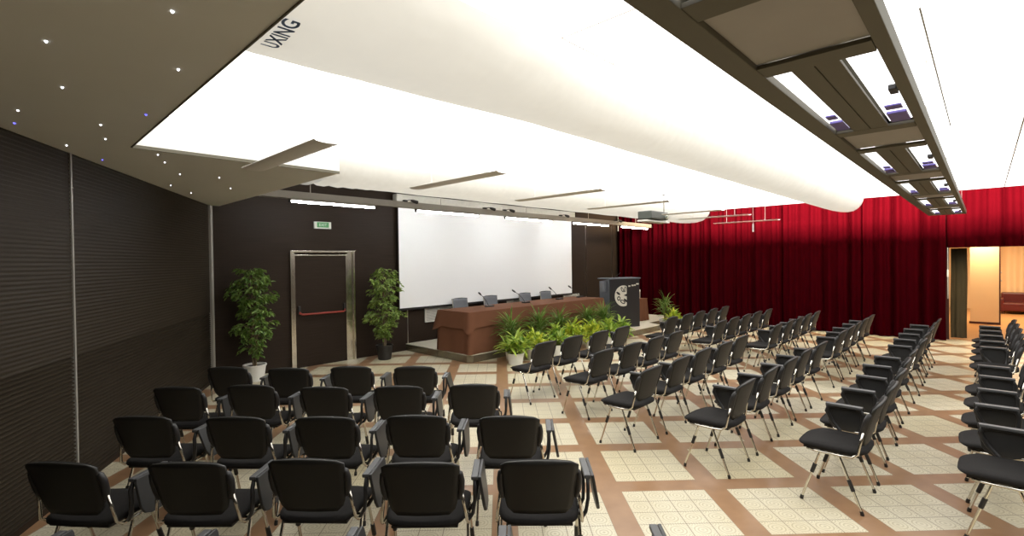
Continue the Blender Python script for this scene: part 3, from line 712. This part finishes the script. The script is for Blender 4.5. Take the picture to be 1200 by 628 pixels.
# projector
pj = thing('projector', 'dark grey projector hanging on a pole bracket before the red curtain', 'projector', W(8.68, 4.55, 2.60), R(45))
mb = MB(); mb.box(-.37, .30, -.14, .14, .05, .20, .02); obj('body', mb, M['proj'], pj)
mb = MB(); mb.tube([(.2, -.142, .11), (.2, -.185, .11)], .04, 14); obj('lens', mb, M['lens'], pj)
mb = MB(); mb.box(-.46, .44, -.10, .10, .0, .03, .006); mb.box(.38, .44, -.06, .06, .0, .22, .006); obj('bracket', mb, M['vent'], pj)
mb = MB(); mb.tube([(.40, 0, .2), (.40, 0, ZM - 2.60)], .012, 8); obj('pole', mb, M['trunk'], pj)
mb = MB(); mb.lathe([(.05, 0), (.05, .012)], 16, (.40, 0, ZM - 2.60 - .012)); obj('ceiling_plate', mb, M['trunk'], pj)

# ------------------------------------------------------------------ plants
def leaf(mb, base, dirv, length, width, droop, n=4, twist=0.0, fold=0.25):
    d0 = Vector(dirv).normalized(); side = d0.cross(Vector((0, 0, 1)))
    if side.length < 1e-3: side = Vector((1, 0, 0))
    side.normalize(); side = Matrix.Rotation(twist, 3, d0) @ side
    p = Vector(base); rows = []
    for i in range(n + 1):
        f = i / n; wv = width * math.sin(math.pi * min(1, (0.10 + 0.90 * f))) ** 0.8 if i < n else 0.0
        dd = (d0 + Vector((0, 0, -droop * f * f * 1.6))).normalized()
        nn_ = side.cross(dd)
        rows.append([mb.b.verts.new(p + side * wv * .5 + nn_ * wv * fold), mb.b.verts.new(p), mb.b.verts.new(p - side * wv * .5 + nn_ * wv * fold)])
        p = p + dd * (length / n)
    for a0, a1 in zip(rows, rows[1:]):
        for k in range(2): mb.face([a0[k], a0[k + 1], a1[k + 1], a1[k]])
def pot_parts(t, r, h, m_, z0=0.0):
    mb = MB(); mb.lathe([(r * .72, 0), (r * .78, 0.005), (r * .98, h * .9), (r * 1.05, h * .92), (r * 1.05, h), (r * .95, h), (r * .92, h * .86), (r * .1, h * .85)], 28); obj('pot', mb, m_, t, True)
    mb = MB(); mb.lathe([(r * .9, h * .84), (r * .9, h * .88), (r * .3, h * .90)], 20); obj('soil', mb, M['soil'], t, True)
def ficus(loc, H_, label, seed, potm, pr, ph, lm, cx=0.0, cy=0.0):
    rnd = random.Random(seed); t = thing('ficus_tree', label, 'plant', loc, 0)
    pot_parts(t, pr, ph, potm)
    mb = MB(); br = []
    for k in range(3):
        a_ = k * 2.1 + seed; x = .02 * math.cos(a_); y = .02 * math.sin(a_)
        pts = [(x, y, ph * .8), (x * 2.2, y * 2.2, H_ * .35), (x * 1.0 + .02 + cx * .5, y * 1.5 + cy * .5, H_ * .6), (x * 3 + cx * .8, y * 3 + cy * .8, H_ * .93)]
        mb.tube(pts, [.014, .011, .009, .004], 6); br.append(pts)
    obj('trunk', mb, M['bark'], t, True)
    mb = MB()
    prof = [(.0, .06), (.08, .13), (.2, .24), (.34, .33), (.48, .25), (.58, .22), (.72, .31), (.86, .27), (1.0, .10)]
    for q in range(64):
        f = (q + rnd.random()) / 64; f = f ** .9
        for (f0, r0), (f1, r1) in zip(prof, prof[1:]):
            if f0 <= f <= f1: rr = r0 + (r1 - r0) * (f - f0) / (f1 - f0); break
        a_ = q * 2.4 + rnd.uniform(-.5, .5); rr *= rnd.uniform(.55, 1.18)
        z = H_ * (.24 + .74 * f)
        root_ = Vector((cx * f, cy * f, z - .10)); tip = Vector((cx * f + rr * math.cos(a_), cy * f + rr * math.sin(a_), z + rnd.uniform(-.02, .10)))
        far = loc.x * -C45 + loc.y * C45
        def tdist(p_): return CS - (-C45 * (loc.x + p_.x) + C45 * (loc.y + p_.y))
        if tdist(tip) < .10: tip = tip + Vector((C45, -C45, 0)) * (.10 - tdist(tip))
        mid = (root_ + tip) / 2 + Vector((0, 0, .04)); end = tip + (tip - mid) * .35 + Vector((0, 0, -.07))
        if tdist(end) < .10: end = end + Vector((C45, -C45, 0)) * (.10 - tdist(end))
        mb.tube([root_, mid, tip, end], [.005, .004, .003, .0015], 4, mi=1)
        for k in range(18):
            g = rnd.uniform(.25, 1.0); pth = [root_, mid, tip, end]; x_ = g * 3; i_ = min(2, int(x_)); b0 = pth[i_].lerp(pth[i_ + 1], x_ - i_)
            b0 = b0 + Vector((rnd.uniform(-.045, .045), rnd.uniform(-.045, .045), rnd.uniform(-.045, .035)))
            aa = a_ + rnd.uniform(-1.5, 1.5); dv = Vector((math.cos(aa), math.sin(aa), rnd.uniform(-1.1, .15)))
            if tdist(b0) < .16: dv = Vector((abs(dv.x), -abs(dv.y), dv.z))
            leaf(mb, b0, dv, rnd.uniform(.07, .11), rnd.uniform(.034, .048), .45, 3, rnd.uniform(-.8, .8))
    obj('foliage', mb, [lm, M['bark']], t, False, None, False)
    return t
ficus(W(2.95, 0.42, 0), 1.86, 'tall dark green ficus tree in a white pot between the wall corner and the door', 4, M['pot'], .17, .27, M['ficus'])
ficus(W(5.33, 0.50, 0), 1.78, 'tall leafy green ficus tree in a black pot between the door and the screen', 9, M['blackpot'], .16, .29, M['ficus2'])

def dracaena(loc, H_, label, seed, potm, group, spread=1.0, n=150, pr=.13):
    rnd = random.Random(seed); t = thing('dracaena', label, 'plant', loc, rnd.uniform(0, 6), group)
    pot_parts(t, pr, .24, potm)
    mb = MB()
    st = [(0, 0, H_ * .66), (.05, .03, H_ * .5), (-.05, .02, H_ * .42)]
    for p in st: mb.tube([(p[0] * .4, p[1] * .4, .18), p], [.014, .010], 6)
    obj('stem', mb, M['bark'], t, True)
    mb = MB()
    for k in range(n):
        p = st[k % 3] if k % 5 else st[0]
        a_ = rnd.uniform(0, 6.283); el = rnd.uniform(-.15, 1.35)
        b0 = Vector(p) + Vector((0, 0, rnd.uniform(-.16, .03)))
        leaf(mb, b0, (math.cos(a_) * math.cos(el), math.sin(a_) * math.cos(el), math.sin(el)), rnd.uniform(.32, .48) * spread * H_ / .95, rnd.uniform(.018, .028), rnd.uniform(.35, .8), 5, 0, .3)
    obj('foliage', mb, M['dracaena'], t, False, None, False)
    return t
def croton(loc, H_, label, seed, potm, group, lm, pr=.16, ph=.21, n=130, wide=1.0):
    rnd = random.Random(seed); t = thing('croton', label, 'plant', loc, rnd.uniform(0, 6), group)
    pot_parts(t, pr, ph, potm)
    heads = [(0, 0, H_ * .72)] + [(.12 * wide * math.cos(k * 1.26), .12 * wide * math.sin(k * 1.26), H_ * (.50 + .08 * (k % 2))) for k in range(5)]
    mb = MB()
    for p in heads: mb.tube([(p[0] * .3, p[1] * .3, ph * .8), p], [.009, .006], 6)
    obj('stem', mb, M['bark'], t, True)
    mb = MB()
    for k in range(n):
        p = heads[k % 6]; a_ = rnd.uniform(0, 6.283); el = rnd.uniform(-.35, 1.2)
        b0 = Vector(p) + Vector((0, 0, rnd.uniform(-.10, .02)))
        leaf(mb, b0, (math.cos(a_) * math.cos(el), math.sin(a_) * math.cos(el), math.sin(el)), rnd.uniform(.19, .28) * wide, rnd.uniform(.046, .066), rnd.uniform(.3, .7), 5, rnd.uniform(-.3, .3), .22)
    obj('foliage', mb, lm, t, False, None, False)
    return t
gD = 'spiky dracaenas in front of the brown table'; gC = 'crotons in white pots in front of the brown table'
ords = ('first', 'second', 'third', 'fourth', 'fifth', 'sixth', 'seventh')
for k, (s, t, h) in enumerate(((6.95, 2.42, .98), (7.80, 2.42, .97), (8.45, 2.42, .94), (9.45, 2.44, .95), (10.1, 2.46, .95))):
    dracaena(W(s, t, 0), h, 'spiky green dracaena against the brown cloth, %s in its row from the screen end' % ords[k], 20 + k, M['pot'], gD, 1.0)
for k, (s, t, h, lm_, w_) in enumerate(((6.66, 2.80, .62, 'croton2', 1.3), (7.24, 2.74, .62, 'croton', 1.15), (7.86, 2.80, .63, 'croton2', 1.2), (8.46, 2.78, .68, 'croton', 1.15), (9.02, 2.84, .64, 'croton', 1.1), (9.62, 2.88, .62, 'croton2', 1.1), (10.15, 2.92, .56, 'croton2', 1.0))):
    croton(W(s, t, 0), h, 'yellow-green croton in a white pot, %s along the front planter row from the screen end' % ords[k], 40 + k, M['pot'], gC, M[lm_], wide=w_)
dracaena(W(12.98, 2.62, 0), 1.02, 'spiky dracaena in a white pot between the lectern and the red curtain', 61, M['pot'], None, .9, 90, .17)
croton(W(12.75, 2.98, 0), .55, 'yellow-green croton in a white pot at the foot of the lectern', 62, M['pot'], None, M['croton'], .15, .22)

# ------------------------------------------------------------------ tablet-arm chairs
def sq(u, p=3.2):                                     # unit superellipse direction
    a_ = 2 * math.pi * u; c, s = math.cos(a_), math.sin(a_)
    return math.copysign(abs(c) ** (2 / p), c), math.copysign(abs(s) ** (2 / p), s)
def make_chair():
    t = thing('tablet_chair', 'x', 'chair')
    # seat cushion
    def seat_pt(u, v):
        x, y = sq(u, 4.0)
        k = [0.0, .55, .90, 1.0, 1.0, .93, .5, 0.0][v]; zz = [.462, .464, .462, .448, .428, .416, .412, .412][v]
        X = .238 * x * k * (1 + .04 * y * k); Y = .015 + .235 * y * k
        dish = -.012 * (1 - (x * k) ** 2) * (1 if v < 3 else 0)
        fall = -.022 * max(0, y * k - .55) / .45 if v < 4 else 0
        return Vector((X, Y, zz + dish + fall))
    mb = MB(); N = 32
    rings = [[mb.b.verts.new(seat_pt(i / N, v)) for i in range(N)] for v in range(1, 7)]
    top = mb.b.verts.new(seat_pt(0, 0) * 0 + Vector((0, .015, .450))); bot = mb.b.verts.new((0, .015, .412))
    for i in range(N):
        mb.face([top, rings[0][i], rings[0][(i + 1) % N]]); mb.face([bot, rings[-1][(i + 1) % N], rings[-1][i]])
    for a0, a1 in zip(rings, rings[1:]):
        for i in range(N): mb.face([a0[i], a0[(i + 1) % N], a1[(i + 1) % N], a1[i]])
    seat = obj('seat', mb, M['fabric'], t, 'all')
    mb = MB(); mb.box(-.19, .19, -.17, .20, .396, .413, .006); obj('seat_pan', mb, M['shell'], seat)
    mb = MB(); mb.box(-.10, .10, -.07, .07, .365, .397, .008); obj('mechanism', mb, M['black'], seat)
    # backrest: pad and outer shell
    def back_surf(x, v, off):
        z = .485 + .335 * v
        y = -.195 - .10 * v ** 1.25 + .30 * x * x * 1.6 + off
        return Vector((x, y, z))
    def hw_(v):
        if v < .18: return .142 + (.186 - .142) * math.sin(v / .18 * math.pi / 2)
        if v < .86: return .186 + (.212 - .186) * (v - .18) / .68
        return .212 - .035 * ((v - .86) / .14) ** 2.5
    def pad(off0, off1, grow, nv=10, nu=12, bow=0.010):
        mb = MB(); F = []; B = []
        for j in range(nv + 1):
            v = j / nv; w_ = hw_(v) + grow; rf = []; rb = []
            for i in range(nu + 1):
                u = 2 * i / nu - 1; ed = (1 - abs(u) ** 4) * (1 - abs(2 * v - 1) ** 6)
                x = u * w_; top = -.012 * u * u * (1 if j == nv else 0)
                p = back_surf(x, v, off0 + bow * ed); p.z += top + (.004 if j == nv else 0) * (1 - u * u)
                q = back_surf(x, v, off1 - bow * .5 * ed); q.z += top
                rf.append(mb.b.verts.new(p)); rb.append(mb.b.verts.new(q))
            F.append(rf); B.append(rb)
        for j in range(nv):
            for i in range(nu):
                mb.face([F[j][i], F[j][i + 1], F[j + 1][i + 1], F[j + 1][i]]); mb.face([B[j][i + 1], B[j][i], B[j + 1][i], B[j + 1][i + 1]])
        for i in range(nu):
            mb.face([F[0][i + 1], F[0][i], B[0][i], B[0][i + 1]]); mb.face([F[nv][i], F[nv][i + 1], B[nv][i + 1], B[nv][i]])
        for j in range(nv):
            mb.face([F[j][0], F[j + 1][0], B[j + 1][0], B[j][0]]); mb.face([F[j + 1][nu], F[j][nu], B[j][nu], B[j + 1][nu]])
        return mb
    back = obj('backrest', pad(.016, .004, -.006), M['fabric'], t, 'all')
    sh = obj('back_shell', pad(.004, -.012, .004, bow=.006), M['shell'], back, 'all')
    for sx in (-1, 1):
        mb = MB()
        for_pts = [(sx * .206, -.196, .590), (sx * .215, -.206, .630), (sx * .219, -.222, .69), (sx * .214, -.238, .735)]
        mb.tube([(sx * .203, -.192, .575)] + for_pts + [(sx * .205, -.246, .752)], [.010, .018, .021, .021, .018, .008], 10, flat=(.9, 1.1)); obj('frame_cap', mb, M['black'], back, 'all')
    # chrome side frames: under the seat and up to the back
    for sx in (-1, 1):
        mb = MB()
        mb.tube([(sx * .20, .17, .398), (sx * .235, .10, .402), (sx * .243, -.05, .404), (sx * .245, -.135, .410), (sx * .242, -.172, .440), (sx * .230, -.185, .52), (sx * .216, -.205, .62)], .0095, 8)
        obj('side_frame', mb, M['chrome'], t, 'all')
    mb = MB(); mb.tube([(-.235, .07, .398), (.235, .07, .398)], .0085, 8); mb.tube([(-.235, -.055, .398), (.235, -.055, .398)], .0085, 8)
    obj('cross_bar', mb, M['chrome'], t, True)
    # legs
    for sx in (-1, 1):
        for sy in (-1, 1):
            a0 = Vector((sx * .236, .010 + sy * .062, .402)); b0 = Vector((sx * .246, sy * .198, .014))
            mb = MB(); mb.tube([a0 - Vector((0, sy * .03, -.004)), a0, a0.lerp(b0, .08), b0], .0095, 8); lg = obj('leg', mb, M['chrome'], t, True)
            d_ = (b0 - a0).normalized()
            mb = MB(); mb.tube([b0 - d_ * .018, b0, b0 + Vector((0, 0, -.013))], [.012, .013, .013], 8); obj('foot_cap', mb, M['black'], lg, True)
            f0, f1 = (.26, .44) if sx * sy < 0 else (.42, .62)
            mb = MB(); mb.tube([a0.lerp(b0, f0), a0.lerp(b0, f1)], .0145, 8); obj('leg_sleeve', mb, M['black'], lg, True)
    # arm loop on the sitter's writing side
    mb = MB(); x = .283
    mb.tube([(.245, -.10, .408), (x - .012, -.105, .45), (x, -.115, .53), (x, -.118, .595), (x, -.100, .632), (x, -.06, .640), (x, .08, .640), (x, .128, .628), (x, .140, .59), (x, .10, .51), (x - .01, .045, .45), (.245, .03, .405)], .0135, 8, flat=(.8, 1.2))
    arm = obj('armrest', mb, M['black'], t, 'all')
    mb = MB(); mb.box(.262, .300, -.115, .145, .640, .662, .006); obj('arm_pad', mb, M['armpad'], arm)
    # folded writing tablet hanging outside the arm
    mb = MB()
    poly = [(-.115, .235), (.15, .235), (.155, .215), (.135, .06), (.11, .018), (.07, 0.0), (-.03, 0.0), (-.075, .018), (-.10, .06), (-.12, .215)]
    A_ = Matrix.Translation((.009, 0, -.232))
    mb.prism(poly, -.009, .009, A_ @ Matrix(((0, 0, 1, 0), (1, 0, 0, 0), (0, 1, 0, 0), (0, 0, 0, 1))))
    tb_ = obj('writing_tablet', mb, M['tablet'], t, False)
    tb_.location = (.302, 0, .656); tb_.rotation_euler = (0, R(-6), 0)
    bv = tb_.modifiers.new('bev', 'BEVEL'); bv.width = .004; bv.segments = 2
    mb = MB(); mb.box(-.004, .010, -.05, .07, -.030, .002, .003); obj('tablet_hinge', mb, M['black'], tb_)
    return t
ch0 = make_chair(); CT = proto_tree(ch0)
jr = random.Random(5)
first = [True]
def place(x, y, rz, label, group):
    o = ch0 if first[0] else copy_tree(CT)
    first[0] = False
    o.location = (x, y, 0); o.rotation_euler = (0, 0, rz); tag(o, label, 'chair', group)
    for c in o.children:
        if c.name.startswith('writing_tablet'): c.rotation_euler = (0, R(-jr.choice((3, 5, 6, 8, 10, 16))), 0)
    return o
ORD = ('first', 'second', 'third', 'fourth', 'fifth', 'sixth')
# block beside the ribbed wall, facing the stage: back-top centres, row by row (rear row first)
LB = [
    [(-2.37, 1.95), (-1.69, 1.93), (-.99, 1.91), (-.30, 1.895), (.39, 1.88)],
    [(-2.47, 2.79), (-1.75, 2.75), (-1.10, 2.76), (-.45, 2.68), (.20, 2.67)],
    [(-2.61, 3.62), (-1.91, 3.56), (-1.26, 3.52), (-.61, 3.51), (.05, 3.45)],
    [(-2.91, 4.48), (-2.27, 4.50), (-1.57, 4.38), (-.91, 4.36), (-.25, 4.37)],
    [(-2.92, 5.32), (-2.23, 5.21), (-1.59, 5.24), (-.91, 5.18)],
]
rowl = ('rearmost row, mostly cut off by the picture edge', 'rearmost fully visible row', 'second row before the rearmost full one'.replace('before', 'ahead of'), 'second row from the stage', 'front row')
rown = ('rear row cut off below', 'row second from the rear', 'middle row', 'row second from the stage', 'front row by the stage')
for r, row in enumerate(LB):
    for k, (x, y) in enumerate(row):
        a_ = R(-2.6 + jr.uniform(-1.5, 1.5))
        if r == 1 and k == 0: a_ = R(-7)
        place(x - math.sin(a_) * .29, y + math.cos(a_) * .29, a_, 'black tablet chair, %s from the ribbed wall, %s' % (ORD[k], rown[r]), 'tablet chairs beside the ribbed wall')
# blocks facing the stage on the curtain side
T0 = (4.55, 5.48, 6.37, 7.30, 8.23, 9.18)
G1 = [[5.12 + .66 * k for k in range(4)], [5.12 + .66 * k for k in range(4)], [4.585 + .67 * k for k in range(5)], [4.61 + .68 * k for k in range(5)], [4.62 + .68 * k for k in range(5)], [4.72 + .675 * k for k in range(5)]]
G2 = [[8.87 + .66 * k for k in range(5)], [8.85 + .64 * k for k in range(5)], [8.92 + .64 * k for k in range(5)], [8.66 + .66 * k for k in range(5)], [8.42 + .70 * k for k in range(5)], [9.0 + .68 * k for k in range(5)]]
rr_ = ('row closest to the planters', 'second row from the planters', 'third row from the planters', 'fourth row from the planters', 'fifth row from the planters', 'row nearest the doorway side'.replace('nearest', 'on'))
for G, nm, gp in ((G1, 'mid-hall block', 'tablet chairs in the mid-hall block'), (G2, 'block beside the red curtain', 'tablet chairs in the block beside the red curtain')):
    for r, row in enumerate(G):
        for k, s in enumerate(row):
            a_ = R(45 + jr.uniform(-2.0, 2.0)); p = W(s + jr.uniform(-.015, .015), T0[r] + jr.uniform(-.015, .015))
            place(p.x, p.y, a_, 'black tablet chair, %s along the %s row from the planters, %s' % (ORD[k], ORD[r], 'mid-hall block' if G is G1 else 'red curtain block'), gp)

# ------------------------------------------------------------------ lights
def area(name, loc, direction, sx, sy, power, col):
    l = bpy.data.lights.new(name, 'AREA'); l.shape = 'RECTANGLE'; l.size = sx; l.size_y = sy; l.energy = power; l.color = col
    o = bpy.data.objects.new(name, l); C.objects.link(o); o.location = loc
    o.rotation_euler = Vector(direction).to_track_quat('-Z', 'Y').to_euler(); return o
# plenum lamps behind the membrane edge, washing the top of the curtain
dirS = (W(1, 0) - W(0, 0)).normalized()
o = area('plenum_lamps', W(12.25, 7.75, 3.50), dirS, 9.6, 0.28, 3300, (1.0, 0.84, 0.58))
# warm lamp in the room beyond
l = bpy.data.lights.new('lobby_spot', 'SPOT'); l.energy = 210; l.color = (1.0, 0.74, 0.42); l.spot_size = R(120); l.spot_blend = .8; l.shadow_soft_size = .06
o = bpy.data.objects.new('lobby_spot', l); C.objects.link(o); o.location = W(18.35, 9.05, 2.62); o.rotation_euler = (W(18.75, 9.05, 1.2) - W(18.35, 9.05, 2.62)).to_track_quat('-Z', 'Y').to_euler()
area('lobby_light', W(20.5, 9.8, 2.66), (0, 0, -1), 2.2, 2.2, 215, (1.0, 0.78, 0.50))
area('lobby_light', W(16.6, 9.3, 2.66), (0, 0, -1), .8, .8, 26, (1.0, 0.78, 0.50))

w = bpy.data.worlds.new('world'); SC.world = w; w.use_nodes = True
w.node_tree.nodes['Background'].inputs[0].default_value = (0.02, 0.02, 0.02, 1); w.node_tree.nodes['Background'].inputs[1].default_value = 0.3

# ------------------------------------------------------------------ camera
cam = bpy.data.cameras.new('camera'); co = bpy.data.objects.new('camera', cam); C.objects.link(co)
cam.sensor_width = 36; cam.sensor_fit = 'HORIZONTAL'; cam.lens = 581.3 / 1200 * 36; cam.clip_start = 0.05; cam.clip_end = 100
rt = Vector((0.99961720, -0.02436973, -0.01309847)); upv = Vector((0.01341758, 0.01297759, 0.99982576)); fw = Vector((0.02419550, 0.99961878, -0.01329961))
m4 = Matrix.Identity(4)
for i in range(3):
    m4[i][0] = rt[i]; m4[i][1] = upv[i]; m4[i][2] = -fw[i]
m4[0][3], m4[1][3], m4[2][3] = 0, 0, 1.9
co.matrix_world = m4
SC.camera = co
SC.view_settings.view_transform = 'Standard'; SC.view_settings.look = 'None'; SC.view_settings.gamma = 1.0; SC.view_settings.exposure = 0.0
SC.view_settings.use_curve_mapping = False
SC.cycles.max_bounces = 8; SC.cycles.diffuse_bounces = 5; SC.cycles.glossy_bounces = 4
